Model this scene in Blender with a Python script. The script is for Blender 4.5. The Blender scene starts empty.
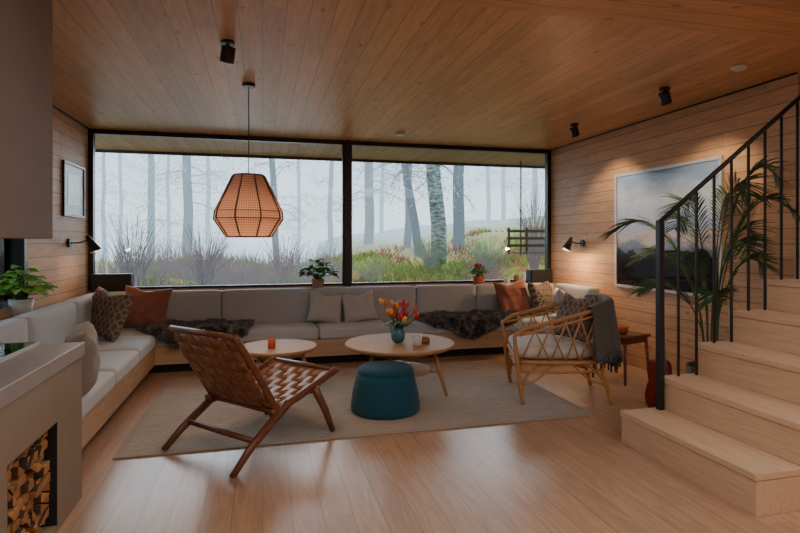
import bpy, bmesh, math, random
from mathutils import Vector, Matrix, Euler, noise as mnoise
R = random.Random(7)
D = bpy.data
COL = bpy.context.scene.collection
pi = math.pi

# ------------------------------------------------------------ materials
def newmat(name):
    m = D.materials.new(name); m.use_nodes = True
    nt = m.node_tree
    b = nt.nodes["Principled BSDF"]
    return m, nt, b
class NB:
    def __init__(s, nt): s.nt = nt
    def n(s, t, **k):
        nd = s.nt.nodes.new(t)
        for a, v in k.items(): setattr(nd, a, v)
        return nd
    def l(s, a, b): s.nt.links.new(a, b)
    def math(s, op, a, b=None, c=None):
        nd = s.n("ShaderNodeMath", operation=op)
        for i, v in enumerate((a, b, c)):
            if v is None: continue
            if isinstance(v, (int, float)): nd.inputs[i].default_value = v
            else: s.l(v, nd.inputs[i])
        return nd.outputs[0]
    def mix(s, f, a, b, typ='MIX'):
        nd = s.n("ShaderNodeMix", data_type='RGBA', blend_type=typ)
        for i, v in ((0, f), (6, a), (7, b)):
            if isinstance(v, (int, float)): nd.inputs[i].default_value = v
            elif isinstance(v, tuple): nd.inputs[i].default_value = (*v[:3], 1)
            else: s.l(v, nd.inputs[i])
        return nd.outputs[2]
    def ramp(s, f, stops):
        nd = s.n("ShaderNodeValToRGB"); e = nd.color_ramp.elements
        while len(e) < len(stops): e.new(0.5)
        for i, (p, c) in enumerate(stops):
            e[i].position = p; e[i].color = (*c[:3], 1)
        s.l(f, nd.inputs[0]); return nd.outputs[0]
    def comb(s, x, y, z):
        nd = s.n("ShaderNodeCombineXYZ")
        for i, v in enumerate((x, y, z)):
            if isinstance(v, (int, float)): nd.inputs[i].default_value = v
            else: s.l(v, nd.inputs[i])
        return nd.outputs[0]
    def noise(s, vec, scale, detail=3, rough=.55):
        nd = s.n("ShaderNodeTexNoise"); nd.inputs["Scale"].default_value = scale
        nd.inputs["Detail"].default_value = detail; nd.inputs["Roughness"].default_value = rough
        if vec is not None: s.l(vec, nd.inputs["Vector"])
        return nd.outputs["Fac"]
    def bump(s, h, strength, dist=.01):
        nd = s.n("ShaderNodeBump"); nd.inputs["Strength"].default_value = strength
        nd.inputs["Distance"].default_value = dist; s.l(h, nd.inputs["Height"]); return nd.outputs[0]
def srgb(r, g, b):
    f = lambda c: (c/255/12.92) if c/255 <= .04045 else ((c/255+.055)/1.055)**2.4
    return (f(r), f(g), f(b))
def mul(c, k): return tuple(min(1, x*k) for x in c)

def planks(name, base, across, along, width, length, rough=.5, gap=.03, var=.25, gapdark=.35, spec=.4, bstr=.25, knots=0):
    m, nt, b = newmat(name); q = NB(nt)
    tc = q.n("ShaderNodeTexCoord"); sp = q.n("ShaderNodeSeparateXYZ"); q.l(tc.outputs["Object"], sp.inputs[0])
    A = sp.outputs[across]; L = sp.outputs[along]
    a = q.math('DIVIDE', A, width); n = q.math('FLOOR', a); f = q.math('FRACT', a)
    off = q.math('MULTIPLY', n, 0.377)
    bb = q.math('ADD', q.math('DIVIDE', L, length), off)
    mm = q.math('FLOOR', bb); fb = q.math('FRACT', bb)
    wn = q.n("ShaderNodeTexWhiteNoise", noise_dimensions='2D'); q.l(q.comb(n, mm, 0), wn.inputs["Vector"])
    seed = q.math('MULTIPLY', wn.outputs["Value"], 37.)
    gv = q.comb(q.math('MULTIPLY', A, 34), q.math('MULTIPLY', L, 1.6), seed)
    g1 = q.noise(gv, 1.0, 4, .6)
    gv2 = q.comb(q.math('MULTIPLY', A, 9), q.math('MULTIPLY', L, .9), seed)
    g2 = q.noise(gv2, 1.0, 3, .5)
    rings = q.math('FRACT', q.math('MULTIPLY', g2, 7.0))
    rr = q.math('ABSOLUTE', q.math('SUBTRACT', rings, .5))
    c1 = q.mix(g1, mul(base, 1-var*.8), mul(base, 1+var*.8))
    c2 = q.mix(q.math('MULTIPLY', rr, .7), c1, mul(base, .5))
    if knots:
        vo = q.n("ShaderNodeTexVoronoi"); vo.inputs["Scale"].default_value = 1.
        q.l(q.comb(q.math('MULTIPLY', A, 6.5), q.math('MULTIPLY', L, 3.4), q.math('MULTIPLY', seed, 1.7)), vo.inputs["Vector"])
        kn = q.math('MULTIPLY', q.math('LESS_THAN', vo.outputs["Distance"], .11), knots)
        c2 = q.mix(kn, c2, mul(base, .32))
    tone = q.math('ADD', q.math('MULTIPLY', wn.outputs["Value"], var*1.2), 1-var*.6)
    hs = q.n("ShaderNodeHueSaturation"); q.l(c2, hs.inputs["Color"]); q.l(tone, hs.inputs["Value"])
    e = q.math('MINIMUM', f, q.math('SUBTRACT', 1.0, f))
    gm = q.math('LESS_THAN', e, gap)
    e2 = q.math('MULTIPLY', q.math('MINIMUM', fb, q.math('SUBTRACT', 1.0, fb)), length/width)
    gm2 = q.math('MULTIPLY', q.math('LESS_THAN', e2, gap*.6), .7)
    gg = q.math('MAXIMUM', gm, gm2)
    col = q.mix(gg, hs.outputs[0], mul(base, gapdark))
    q.l(col, b.inputs["Base Color"])
    b.inputs["Roughness"].default_value = rough
    b.inputs["Specular IOR Level"].default_value = spec
    hgt = q.math('SUBTRACT', q.math('MULTIPLY', g1, .15), gg)
    q.l(q.bump(hgt, bstr, .004), b.inputs["Normal"])
    return m
def wood(name, base, rough=.45, scale=1., axis=0, var=.3, spec=.5):
    m, nt, b = newmat(name); q = NB(nt)
    tc = q.n("ShaderNodeTexCoord"); mp = q.n("ShaderNodeMapping"); q.l(tc.outputs["Object"], mp.inputs[0])
    s = [22*scale]*3; s[axis] = 1.6*scale; mp.inputs["Scale"].default_value = s
    g = q.noise(mp.outputs[0], 1., 5, .6)
    c = q.ramp(g, [(.3, mul(base, 1-var)), (.5, base), (.72, mul(base, 1+var))])
    q.l(c, b.inputs["Base Color"]); b.inputs["Roughness"].default_value = rough
    b.inputs["Specular IOR Level"].default_value = spec
    q.l(q.bump(g, .12, .003), b.inputs["Normal"])
    return m
def plain(name, col, rough=.5, metal=0., nscale=60, var=.12, bump=.1, spec=.5):
    m, nt, b = newmat(name); q = NB(nt)
    tc = q.n("ShaderNodeTexCoord")
    g = q.noise(tc.outputs["Object"], nscale, 3)
    c = q.mix(g, mul(col, 1-var), mul(col, 1+var))
    q.l(c, b.inputs["Base Color"]); b.inputs["Roughness"].default_value = rough
    b.inputs["Metallic"].default_value = metal
    b.inputs["Specular IOR Level"].default_value = spec
    if bump: q.l(q.bump(g, bump, .003), b.inputs["Normal"])
    return m
def fabric(name, col, weave=260, var=.18, rough=.92, bump=.35):
    m, nt, b = newmat(name); q = NB(nt)
    tc = q.n("ShaderNodeTexCoord")
    g = q.noise(tc.outputs["Object"], weave, 2)
    g2 = q.noise(tc.outputs["Object"], 5, 3)
    c = q.mix(g, mul(col, 1-var), mul(col, 1+var))
    c = q.mix(q.math('MULTIPLY', g2, .3), c, mul(col, .75))
    q.l(c, b.inputs["Base Color"]); b.inputs["Roughness"].default_value = rough
    b.inputs["Specular IOR Level"].default_value = .15
    try: b.inputs["Sheen Weight"].default_value = .15
    except: pass
    q.l(q.bump(g, bump, .002), b.inputs["Normal"])
    return m
def emis(name, col, s):
    m, nt, b = newmat(name)
    b.inputs["Base Color"].default_value = (*col, 1)
    b.inputs["Emission Color"].default_value = (*col, 1); b.inputs["Emission Strength"].default_value = s
    return m

M_ceil = planks("ceiling_boards", srgb(208, 158, 114), 0, 1, .135, 3.1, .42, .022, .22, .45, knots=.6)
M_soff = planks("soffit_boards", srgb(198, 150, 108), 1, 0, .135, 3.1, .5, .022, .2, .45, knots=.6)
M_wallx = planks("wall_boards", srgb(212, 168, 128), 2, 1, .125, 3.3, .55, .03, .16, .42, knots=.5)
M_wally = planks("wall_boards_front", srgb(206, 162, 124), 2, 0, .125, 3.3, .55, .03, .16, .42, knots=.5)
M_floor = planks("floor_boards", srgb(188, 150, 120), 0, 1, .15, 2.2, .29, .013, .16, .48, .5, .06)
M_bench = planks("bench_wood", srgb(200, 166, 132), 2, 1, .4, 2.4, .5, .006, .1, .5)
M_stair = wood("stair_ash", srgb(212, 178, 146), .42, 2.6, 1, .13)
M_black = plain("black_metal", (.012, .012, .013), .4, .0, 40, .1, .02)
M_spk = plain("black_plastic", (.01, .01, .011), .55)
M_seat = fabric("seat_grey_fabric", srgb(192, 196, 200), var=.12)
M_back = fabric("back_grey_fabric", srgb(182, 186, 189), var=.14)
M_plaster = plain("grey_plaster", srgb(150, 132, 114), .85, 0, 6, .1, .1)
M_hood = plain("brown_hood", srgb(122, 104, 90), .75, 0, 5, .12, .05)
M_conc = plain("concrete_top", srgb(156, 146, 137), .5, 0, 12, .14, .05)
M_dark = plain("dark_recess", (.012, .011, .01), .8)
M_tabl = wood("table_oak", srgb(178, 136, 96), .6, 1., 0, .14, .25)
M_teal = fabric("petrol_velvet", srgb(28, 80, 100), 200, .15, .8, .15)
M_leather = plain("brown_leather", srgb(142, 92, 60), .4, 0, 30, .22, .15, .4)
M_teak = wood("teak_frame", srgb(112, 66, 44), .38, 1.2, 0, .25)
M_rattan = plain("rattan", srgb(184, 134, 84), .5, 0, 60, .35, .2)
M_white = fabric("offwhite_fabric", srgb(206, 202, 196), var=.1)
M_rust = fabric("rust_fabric", srgb(146, 96, 82))
M_lgrey = fabric("light_grey_fabric", srgb(188, 185, 181), var=.12)
M_beige = fabric("beige_grey_fabric", srgb(150, 141, 132))
M_throw = fabric("charcoal_wool", srgb(92, 90, 88), 120, .3, .95, .6)
def furmat():
    m, nt, b = newmat("grey_brown_fur"); q = NB(nt)
    tc = q.n("ShaderNodeTexCoord"); n = q.noise(tc.outputs["Object"], 16, 4, .7)
    c = q.ramp(n, [(.32, srgb(66, 64, 65)), (.5, srgb(110, 107, 106)), (.68, srgb(168, 164, 161))])
    q.l(c, b.inputs["Base Color"]); b.inputs["Roughness"].default_value = .8; return m
M_fur = furmat()
M_leaf = plain("leaf_green", srgb(66, 122, 50), .45, 0, 8, .3, .03)
M_leafl = plain("leaf_light_green", srgb(112, 164, 66), .45, 0, 8, .3, .03)
M_palm = plain("palm_green", srgb(50, 82, 48), .45, 0, 6, .35, .03)
M_stem = plain("stem_green", srgb(74, 92, 50), .6)
M_soil = plain("soil", srgb(50, 36, 28), .95, 0, 60, .4, .4)
M_terra = plain("terracotta", srgb(180, 88, 54), .7)
M_pinkpot = plain("dusty_pink_ceramic", srgb(160, 122, 110), .5)
M_wpot = plain("white_ceramic", srgb(204, 206, 208), .35)
M_vase = plain("teal_ceramic", srgb(50, 116, 128), .25)
M_bpot = plain("dark_planter", srgb(60, 54, 50), .7)
M_guitar = wood("mahogany", srgb(116, 40, 22), .2, 1., 2, .25)
M_gneck = wood("guitar_neck_wood", srgb(60, 34, 22), .35, 1., 2, .25)
M_stool = wood("reddish_wood", srgb(116, 62, 40), .4, 1., 0, .2)
M_alu = plain("pale_frame", srgb(206, 208, 210), .35, .3)
M_paper = plain("paper", srgb(220, 214, 206), .7)
M_amber = plain("amber_glass", srgb(150, 90, 50), .15)
M_gblack = plain("black_glass", (.01, .012, .015), .06)

def kilim(name, c1, c2, c3, s=14):
    m, nt, b = newmat(name); q = NB(nt)
    tc = q.n("ShaderNodeTexCoord"); sp = q.n("ShaderNodeSeparateXYZ"); q.l(tc.outputs["Object"], sp.inputs[0])
    x = q.math('ADD', sp.outputs[0], q.math('MULTIPLY', sp.outputs[1], .6)); z = sp.outputs[2]
    a = q.math('ABSOLUTE', q.math('SUBTRACT', q.math('FRACT', q.math('MULTIPLY', x, s)), .5))
    c = q.math('ABSOLUTE', q.math('SUBTRACT', q.math('FRACT', q.math('MULTIPLY', z, s*.7)), .5))
    d = q.math('ADD', a, c)
    n = q.noise(tc.outputs["Object"], 120, 2)
    d = q.math('ADD', d, q.math('MULTIPLY', q.math('SUBTRACT', n, .5), .35))
    col = q.ramp(d, [(.2, c1), (.42, c2), (.6, c3), (.85, c1)])
    q.l(col, b.inputs["Base Color"]); b.inputs["Roughness"].default_value = .95
    q.l(q.bump(n, .5, .003), b.inputs["Normal"])
    return m
M_kil = kilim("kilim_brown", srgb(96, 80, 72), srgb(152, 138, 124), srgb(116, 90, 76))
M_kil2 = kilim("kilim_dark", srgb(64, 60, 60), srgb(138, 128, 120), srgb(96, 76, 68), 18)

def rugmat():
    m, nt, b = newmat("jute_rug"); q = NB(nt)
    tc = q.n("ShaderNodeTexCoord"); sp = q.n("ShaderNodeSeparateXYZ"); q.l(tc.outputs["Object"], sp.inputs[0])
    f = q.math('SINE', q.math('MULTIPLY', sp.outputs[1], 150))
    f2 = q.math('SINE', q.math('MULTIPLY', sp.outputs[0], 120))
    w = q.math('MULTIPLY', q.math('ADD', q.math('MULTIPLY', f, f2), 1.), .5)
    n = q.noise(tc.outputs["Object"], 9, 5, .7); n3 = q.noise(tc.outputs["Object"], 60, 3, .8)
    mp = q.n("ShaderNodeMapping"); q.l(tc.outputs["Object"], mp.inputs[0]); mp.inputs["Scale"].default_value = (4, 60, 1)
    st = q.noise(mp.outputs[0], 1., 3, .6)
    base = srgb(206, 192, 176)
    c = q.mix(w, mul(base, .58), mul(base, 1.18))
    c = q.mix(q.math('MULTIPLY', n, .5), c, mul(base, .6))
    c = q.mix(q.math('MULTIPLY', n3, .5), c, mul(base, .5))
    c = q.mix(q.ramp(st, [(.42, (0, 0, 0)), (.62, (.6, .6, .6))]), c, mul(base, .5))
    ax = q.math('ABSOLUTE', sp.outputs[0]); ay = q.math('ABSOLUTE', sp.outputs[1])
    ed = q.math('MAXIMUM', q.math('GREATER_THAN', ax, 1.70), q.math('GREATER_THAN', ay, .975))
    c = q.mix(ed, c, mul(base, .62))
    q.l(c, b.inputs["Base Color"]); b.inputs["Roughness"].default_value = .95
    q.l(q.bump(q.math('ADD', w, n3), .8, .006), b.inputs["Normal"])
    return m
M_rug = rugmat()

def glassmat():
    m, nt, b = newmat("window_glass"); q = NB(nt)
    nt.nodes.remove(b)
    out = nt.nodes["Material Output"]
    tr = q.n("ShaderNodeBsdfTransparent"); tr.inputs[0].default_value = (.97, .985, .99, 1)
    gl = q.n("ShaderNodeBsdfGlossy"); gl.inputs["Roughness"].default_value = .01
    fr = q.n("ShaderNodeFresnel"); fr.inputs[0].default_value = 1.4
    mx = q.n("ShaderNodeMixShader"); q.l(fr.outputs[0], mx.inputs[0]); q.l(tr.outputs[0], mx.inputs[1]); q.l(gl.outputs[0], mx.inputs[2])
    q.l(mx.outputs[0], out.inputs[0]); return m
M_glass = glassmat()

def shademat():
    m, nt, b = newmat("lamp_shade_fabric"); q = NB(nt)
    out = nt.nodes["Material Output"]; nt.nodes.remove(b)
    tc = q.n("ShaderNodeTexCoord"); sp = q.n("ShaderNodeSeparateXYZ"); q.l(tc.outputs["Object"], sp.inputs[0])
    an = q.math('ARCTAN2', sp.outputs[1], sp.outputs[0])
    st = q.math('MULTIPLY', q.math('ADD', q.math('SINE', q.math('MULTIPLY', an, 90)), 1), .5)
    zz = q.math('MULTIPLY', q.math('ADD', q.math('SINE', q.math('MULTIPLY', sp.outputs[2], 320)), 1), .5)
    st = q.math('MULTIPLY', q.math('ADD', st, zz), .5)
    c = q.mix(st, srgb(112, 86, 78), srgb(178, 146, 134))
    df = q.n("ShaderNodeBsdfDiffuse"); tl = q.n("ShaderNodeBsdfTranslucent"); q.l(c, df.inputs[0]); q.l(q.mix(st, srgb(150, 108, 90), srgb(206, 164, 140)), tl.inputs[0])
    mx = q.n("ShaderNodeMixShader"); mx.inputs[0].default_value = .3
    q.l(df.outputs[0], mx.inputs[1]); q.l(tl.outputs[0], mx.inputs[2]); q.l(mx.outputs[0], out.inputs[0])
    return m
M_shade = shademat()

# ------------------------------------------------------------ geometry helpers
def bm_new(): return bmesh.new()
def finish(bm, name, mat, parent=None, loc=(0, 0, 0), rot=(0, 0, 0), smooth=False, bevel=0, bseg=2, sub=0, solid=0, **props):
    bmesh.ops.recalc_face_normals(bm, faces=bm.faces[:]) if not solid else None
    me = D.meshes.new(name); bm.to_mesh(me); bm.free()
    ob = D.objects.new(name, me); COL.objects.link(ob)
    if isinstance(mat, (list, tuple)):
        for x in mat: me.materials.append(x)
    else: me.materials.append(mat)
    ob.location = loc; ob.rotation_euler = rot
    if parent: ob.parent = parent
    if smooth:
        for p in me.polygons: p.use_smooth = True
    if solid:
        md = ob.modifiers.new("s", 'SOLIDIFY'); md.thickness = solid; md.offset = 0
    if bevel:
        md = ob.modifiers.new("b", 'BEVEL'); md.width = bevel; md.segments = bseg; md.limit_method = 'ANGLE'
    if sub:
        md = ob.modifiers.new("u", 'SUBSURF'); md.levels = sub; md.render_levels = sub
    for k, v in props.items(): ob[k] = v
    return ob
def thing(name, label, cat, loc=(0, 0, 0), rz=0, **props):
    e = D.objects.new(name, None); COL.objects.link(e); e.empty_display_size = .1
    e.location = loc; e.rotation_euler = (0, 0, rz); e["label"] = label; e["category"] = cat
    for k, v in props.items(): e[k] = v
    return e
def box(bm, x0, x1, y0, y1, z0, z1, mi=0, mat=None):
    vs = [bm.verts.new((x, y, z)) for x in (x0, x1) for y in (y0, y1) for z in (z0, z1)]
    if mat: 
        for v in vs: v.co = mat @ v.co
    for f in ((0, 1, 3, 2), (4, 6, 7, 5), (0, 4, 5, 1), (2, 3, 7, 6), (0, 2, 6, 4), (1, 5, 7, 3)):
        fc = bm.faces.new([vs[i] for i in f]); fc.material_index = mi
def catmull(P, k=6, closed=False):
    P = [Vector(p) for p in P]; n = len(P); out = []
    rng = n if closed else n-1
    for i in range(rng):
        if closed: p0, p1, p2, p3 = P[(i-1) % n], P[i], P[(i+1) % n], P[(i+2) % n]
        else: p0, p1, p2, p3 = P[max(i-1, 0)], P[i], P[i+1], P[min(i+2, n-1)]
        for j in range(k):
            t = j/k
            out.append(.5*((2*p1)+(-p0+p2)*t+(2*p0-5*p1+4*p2-p3)*t*t+(-p0+3*p1-3*p2+p3)*t**3))
    if not closed: out.append(P[-1])
    return out
def tube(bm, pts, r, n=8, closed=False, mi=0, flat=None):
    pts = [Vector(p) for p in pts]; N = len(pts)
    rs = r if isinstance(r, (list, tuple)) else [r]*N
    if len(rs) != N:
        rs = [rs[0]+(rs[-1]-rs[0])*i/(N-1) for i in range(N)]
    T = []
    for i in range(N):
        if closed: t = pts[(i+1) % N]-pts[i-1]
        else: t = pts[min(i+1, N-1)]-pts[max(i-1, 0)]
        T.append(t.normalized() if t.length > 1e-9 else Vector((0, 0, 1)))
    up = Vector((0, 0, 1)) if abs(T[0].z) < .9 else Vector((1, 0, 0))
    u = (up-T[0]*up.dot(T[0])).normalized(); rings = []
    for i in range(N):
        u = (u-T[i]*u.dot(T[i]))
        u = u.normalized() if u.length > 1e-6 else T[i].orthogonal().normalized()
        v = T[i].cross(u); fl = flat or 1
        rings.append([bm.verts.new(pts[i]+(u*math.cos(2*pi*k/n)*rs[i]+v*math.sin(2*pi*k/n)*rs[i]*fl)) for k in range(n)])
    for i in range(N if closed else N-1):
        a, b = rings[i], rings[(i+1) % N]
        for k in range(n):
            f = bm.faces.new((a[k], a[(k+1) % n], b[(k+1) % n], b[k])); f.material_index = mi; f.smooth = True
    if not closed:
        for rg in (rings[0][::-1], rings[-1]):
            f = bm.faces.new(rg); f.material_index = mi
def lathe(bm, prof, n=24, c=(0, 0, 0), mi=0, smooth=True, cap=True):
    rings = []
    for (r, z) in prof:
        rings.append([bm.verts.new((c[0]+r*math.cos(2*pi*k/n), c[1]+r*math.sin(2*pi*k/n), c[2]+z)) for k in range(n)])
    for a, b in zip(rings[:-1], rings[1:]):
        for k in range(n):
            f = bm.faces.new((a[k], a[(k+1) % n], b[(k+1) % n], b[k])); f.smooth = smooth; f.material_index = mi
    if cap:
        for rg in (rings[0][::-1], rings[-1]):
            f = bm.faces.new(rg); f.material_index = mi
def pillow_bm(w, h, t, n=20, seed=0):
    bm = bm_new(); rr = random.Random(seed); ph = [rr.uniform(0, 6) for _ in range(4)]
    V = {}
    for sgn in (1, -1):
        for i in range(n+1):
            for j in range(n+1):
                u = 2*i/n-1; v = 2*j/n-1
                edge = i in (0, n) or j in (0, n)
                if edge and (i, j, 1) in V and sgn == -1: V[(i, j, -1)] = V[(i, j, 1)]; continue
                x = u*w/2*(1-.09*(1-v*v)*abs(u)**3)
                z = v*h/2*(1-.09*(1-u*u)*abs(v)**3)
                if v > 0: z -= .08*h*math.exp(-(u*2.4+.3*math.sin(ph[2]))**2)*v
                th = t/2*((1-u**4)*(1-v**4))**.55
                th *= 1+.14*math.sin(3*u+ph[0])*math.sin(2.6*v+ph[1])+.06*math.sin(9*u+ph[3]+4*v)
                th += .014*mnoise.noise(Vector((u*3+seed, v*3, sgn)))*(0 if edge else 1)
                V[(i, j, sgn)] = bm.verts.new((x, sgn*th+.02*math.sin(2*u+ph[1])*v, z))
    for sgn in (1, -1):
        for i in range(n):
            for j in range(n):
                f = bm.faces.new([V[(i, j, sgn)], V[(i+1, j, sgn)], V[(i+1, j+1, sgn)], V[(i, j+1, sgn)]]); f.smooth = True
    return bm
def pillow(loc, w, h, t, az, tilt, mat, label, seed=0, roll=0):
    bm = pillow_bm(w, h, t, seed=seed)
    Rm = Euler((0, 0, az)).to_matrix() @ Euler((tilt, 0, 0)).to_matrix() @ Euler((0, roll, 0)).to_matrix()
    ob = finish(bm, "throw_pillow", mat, loc=loc, rot=Rm.to_euler(), label=label, category="pillow")
    return ob
def cushion(name, x0, x1, y0, y1, z0, z1, mat, parent, r=.035, puff=.014):
    bm = bm_new()
    cx, cy, cz = (x0+x1)/2, (y0+y1)/2, (z0+z1)/2
    H = Vector(((x1-x0)/2, (y1-y0)/2, (z1-z0)/2))
    bmesh.ops.create_cube(bm, size=2)
    bmesh.ops.subdivide_edges(bm, edges=bm.edges[:], cuts=13, use_grid_fill=True)
    thin = min(range(3), key=lambda i: H[i])
    for v in bm.verts:
        u = v.co.copy()
        p = Vector([H[i]*(1 if u[i] >= 0 else -1)*abs(u[i])**.6 for i in range(3)])
        q = Vector([max(-H[i]+r, min(H[i]-r, p[i])) for i in range(3)])
        d = p-q
        if d.length > 1e-7: p = q+d.normalized()*r
        o = [i for i in range(3) if i != thin]
        w = (1-u[o[0]]**4)*(1-u[o[1]]**4)
        nz = mnoise.noise(Vector((p.x+cx, p.y+cy, p.z+cz))*4.0)
        if abs(u[thin]) > .3:
            p[thin] += (1 if u[thin] > 0 else -1)*(puff*w+.008*nz*w)-(0 if u[thin] > 0 else -puff*w*.9)
        v.co = p
    return finish(bm, name, mat, parent, loc=(cx, cy, cz), smooth=True)
def leaf(bm, base, d, L, W, droop=.3, mi=0, segs=4):
    d = Vector(d).normalized(); side = d.cross(Vector((0, 0, 1)))
    side = side.normalized() if side.length > 1e-4 else Vector((1, 0, 0))
    side = (side+Vector((R.uniform(-.3, .3), R.uniform(-.3, .3), R.uniform(-.4, .4)))).normalized()
    base = Vector(base); prev = None
    for i in range(segs+1):
        t = i/segs
        p = base+d*L*t-Vector((0, 0, 1))*droop*L*t*t
        w = W*.5*math.sin(pi*min(1, t*.93+.07))**.7*(1-.15*t) if t < 1 else .001
        a = bm.verts.new(p-side*w+Vector((0, 0, w*.25))); c = bm.verts.new(p); b = bm.verts.new(p+side*w+Vector((0, 0, w*.25)))
        if prev:
            for q in ((prev[0], prev[1], c, a), (prev[1], prev[2], b, c)):
                f = bm.faces.new(q); f.material_index = mi; f.smooth = True
        prev = (a, c, b)
S = "structure"
def structbox(name, boxes, mat, **k):
    bm = bm_new()
    for b in boxes: box(bm, *b)
    return finish(bm, name, mat, kind=S, **k)

# ------------------------------------------------------------ room
XL, XR, YW, ZC = -1.97, 4.03, 7.0, 2.71
structbox("floor", [(-2.15, 6.2, -1.4, 7.15, -.12, 0)], M_floor)
structbox("ceiling", [(-2.15, 6.2, -1.4, 7.12, ZC, ZC+.15)], M_ceil)
structbox("trim_1", [(-2.0, 6.0, -1.2, 2.66, ZC-.07, ZC)], M_soff)
structbox("wall_left", [(XL-.15, XL, 2.3, 3.7, 0, ZC), (XL-.15, XL, 3.7, 5.33, 0, .86), (XL-.15, XL, 3.7, 5.33, 2.25, ZC), (XL-.15, XL, 5.33, 7.15, 0, ZC), (XL-.15, XL, -1.3, 2.3, 0, ZC)], M_wallx)
structbox("wall_right", [(XR, XR+.15, 3.30, 7.15, 0, ZC), (6.0, 6.15, -1.3, 3.3, 0, ZC)], M_wallx)
structbox("wall_back", [(XL, XR, YW, YW+.15, 0, .82), (XR+.15, 6.15, 3.30, 3.45, 0, ZC)], M_wally)
structbox("wall_front", [(XL, 6.0, -1.4, -1.3, 0, ZC)], M_wally)
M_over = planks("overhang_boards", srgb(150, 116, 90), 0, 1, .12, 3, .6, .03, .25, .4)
structbox("trim_2", [(-5, 9, 7.15, 8.35, 2.68, 2.86)], M_over)
structbox("trim_3", [(-5, 9, 8.35, 8.39, 2.64, 2.92)], M_black)
structbox("trim_4", [(XR-.02, XR-.002, 3.3, 6.98, ZC-.012, ZC-.002), (XL+.002, XL+.02, 3.3, 6.98, ZC-.012, ZC-.002)], M_black)
def window(name, x0, x1, z0, z1, y, tl, tr):
    bm = bm_new(); t = .055
    box(bm, x0, x1, y, y+.08, z1-t, z1); box(bm, x0, x1, y, y+.08, z0, z0+.03)
    box(bm, x0, x0+tl, y, y+.08, z0, z1); box(bm, x1-tr, x1, y, y+.08, z0, z1)
    fr = finish(bm, name, M_black, kind=S)
    bm = bm_new(); box(bm, x0+tl, x1-tr, y+.035, y+.045, z0+.03, z1-t)
    finish(bm, "glass_pane", M_glass, parent=fr)
    return fr
window("window_1", XL, 1.035, .82, 2.71, 7.0, .055, .022)
window("window_2", 1.115, XR, .82, 2.71, 7.0, .022, .055)
structbox("trim_5", [(1.035, 1.115, 6.97, 7.10, .8, ZC)], M_black)
bm = bm_new(); t = .06
x0, x1 = XL-.11, XL-.03
box(bm, x0, x1, 3.7, 5.33, .86, .9); box(bm, x0, x1, 3.7, 5.33, 2.2, 2.25); box(bm, x0, x1+.035, 5.25, 5.33, .86, 2.25); box(bm, x0, x1, 3.7, 3.76, .86, 2.25)
w3 = finish(bm, "window_3", M_black, kind=S)
bm = bm_new(); box(bm, x0+.03, x0+.04, 3.76, 5.25, .9, 2.2); finish(bm, "glass_pane", M_glass, parent=w3)

# ------------------------------------------------------------ sofa (built in)
sofa = thing("sectional_sofa", "built-in U-shaped sofa with grey cushions on a pale wood bench", "sofa", (0, 0, 0))
bm = bm_new()
BF = 6.09; LX = -1.07
box(bm, XL+.01, XR-.01, 6.76, 6.985, .05, .80)
box(bm, XL+.01, XL+.17, 3.34, 6.76, .05, .80)
box(bm, XL+.17, XR-.01, BF+.02, 6.76, .10, .29)
box(bm, XL+.17, LX-.02, 3.34, BF+.02, .10, .29)
box(bm, 3.3, XR-.01, 5.8, BF+.02, .10, .29)
finish(bm, "bench_base", M_bench, sofa)
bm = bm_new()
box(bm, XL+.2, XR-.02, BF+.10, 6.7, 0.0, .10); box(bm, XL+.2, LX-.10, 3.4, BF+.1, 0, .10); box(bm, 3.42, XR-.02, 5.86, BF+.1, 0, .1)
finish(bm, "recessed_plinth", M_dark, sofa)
for a, b in zip((3.36, 4.5, 5.3), (4.5, 5.3, 6.09)):
    cushion("seat_cushion", XL+.33, LX, a+.002, b-.002, .29, .42, M_seat, sofa)
xs = [XL+.33, -.46, .62, 1.45, 2.5, 3.25]
for a, b in zip(xs[:-1], xs[1:]): cushion("seat_cushion", a+.002, b-.002, BF, 6.6, .29, .42, M_seat, sofa)
cushion("seat_cushion", 3.253, XR-.18, 5.78, 6.6, .29, .42, M_seat, sofa)
for a, b in zip((3.36, 4.5, 5.55), (4.5, 5.55, 6.6)):
    cushion("back_cushion", XL+.16, XL+.32, a+.002, b-.002, .3, .84, M_back, sofa)
xs = [XL+.17, -.46, .62, 1.9, 2.72, XR-.17]
for a, b in zip(xs[:-1], xs[1:]): cushion("back_cushion", a+.002, b-.002, 6.6, 6.76, .3, .825, M_back, sofa)
cushion("back_cushion", XR-.18, XR-.03, 5.78, 6.6, .29, .83, M_back, sofa)

# ------------------------------------------------------------ fireplace
fx = -.956
fp = thing("fireplace", "grey plastered fireplace block with concrete top and firewood niche", "fireplace", (0, 0, 0))
bm = bm_new()
xb = -1.95
N0, N1, NZ0, NZ1 = 2.40, 2.93, .03, .53
box(bm, xb, fx, .9, N0, 0, .77); box(bm, xb, fx, N1, 3.29, 0, .77)
box(bm, xb, fx, N0, N1, NZ1, .77); box(bm, xb, fx, N0, N1, 0, NZ0); box(bm, xb, -1.42, N0, N1, NZ0, NZ1)
finish(bm, "body", M_plaster, fp)
bm = bm_new(); box(bm, xb, fx+.01, .9, 3.31, .77, .845); finish(bm, "countertop", M_conc, fp, bevel=.004)
bm = bm_new()
box(bm, -1.415, -1.41, N0+.002, N1-.002, NZ0, NZ1-.002)
for b in ((N0, N0+.004, NZ0, NZ1), (N1-.004, N1, NZ0, NZ1), (N0, N1, NZ1-.004, NZ1)): box(bm, -1.41, fx-.002, *b)
finish(bm, "niche_lining", M_dark, fp)
hood = bm_new(); box(hood, xb, fx, .9, 2.87, 1.41, ZC-.072)
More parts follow.
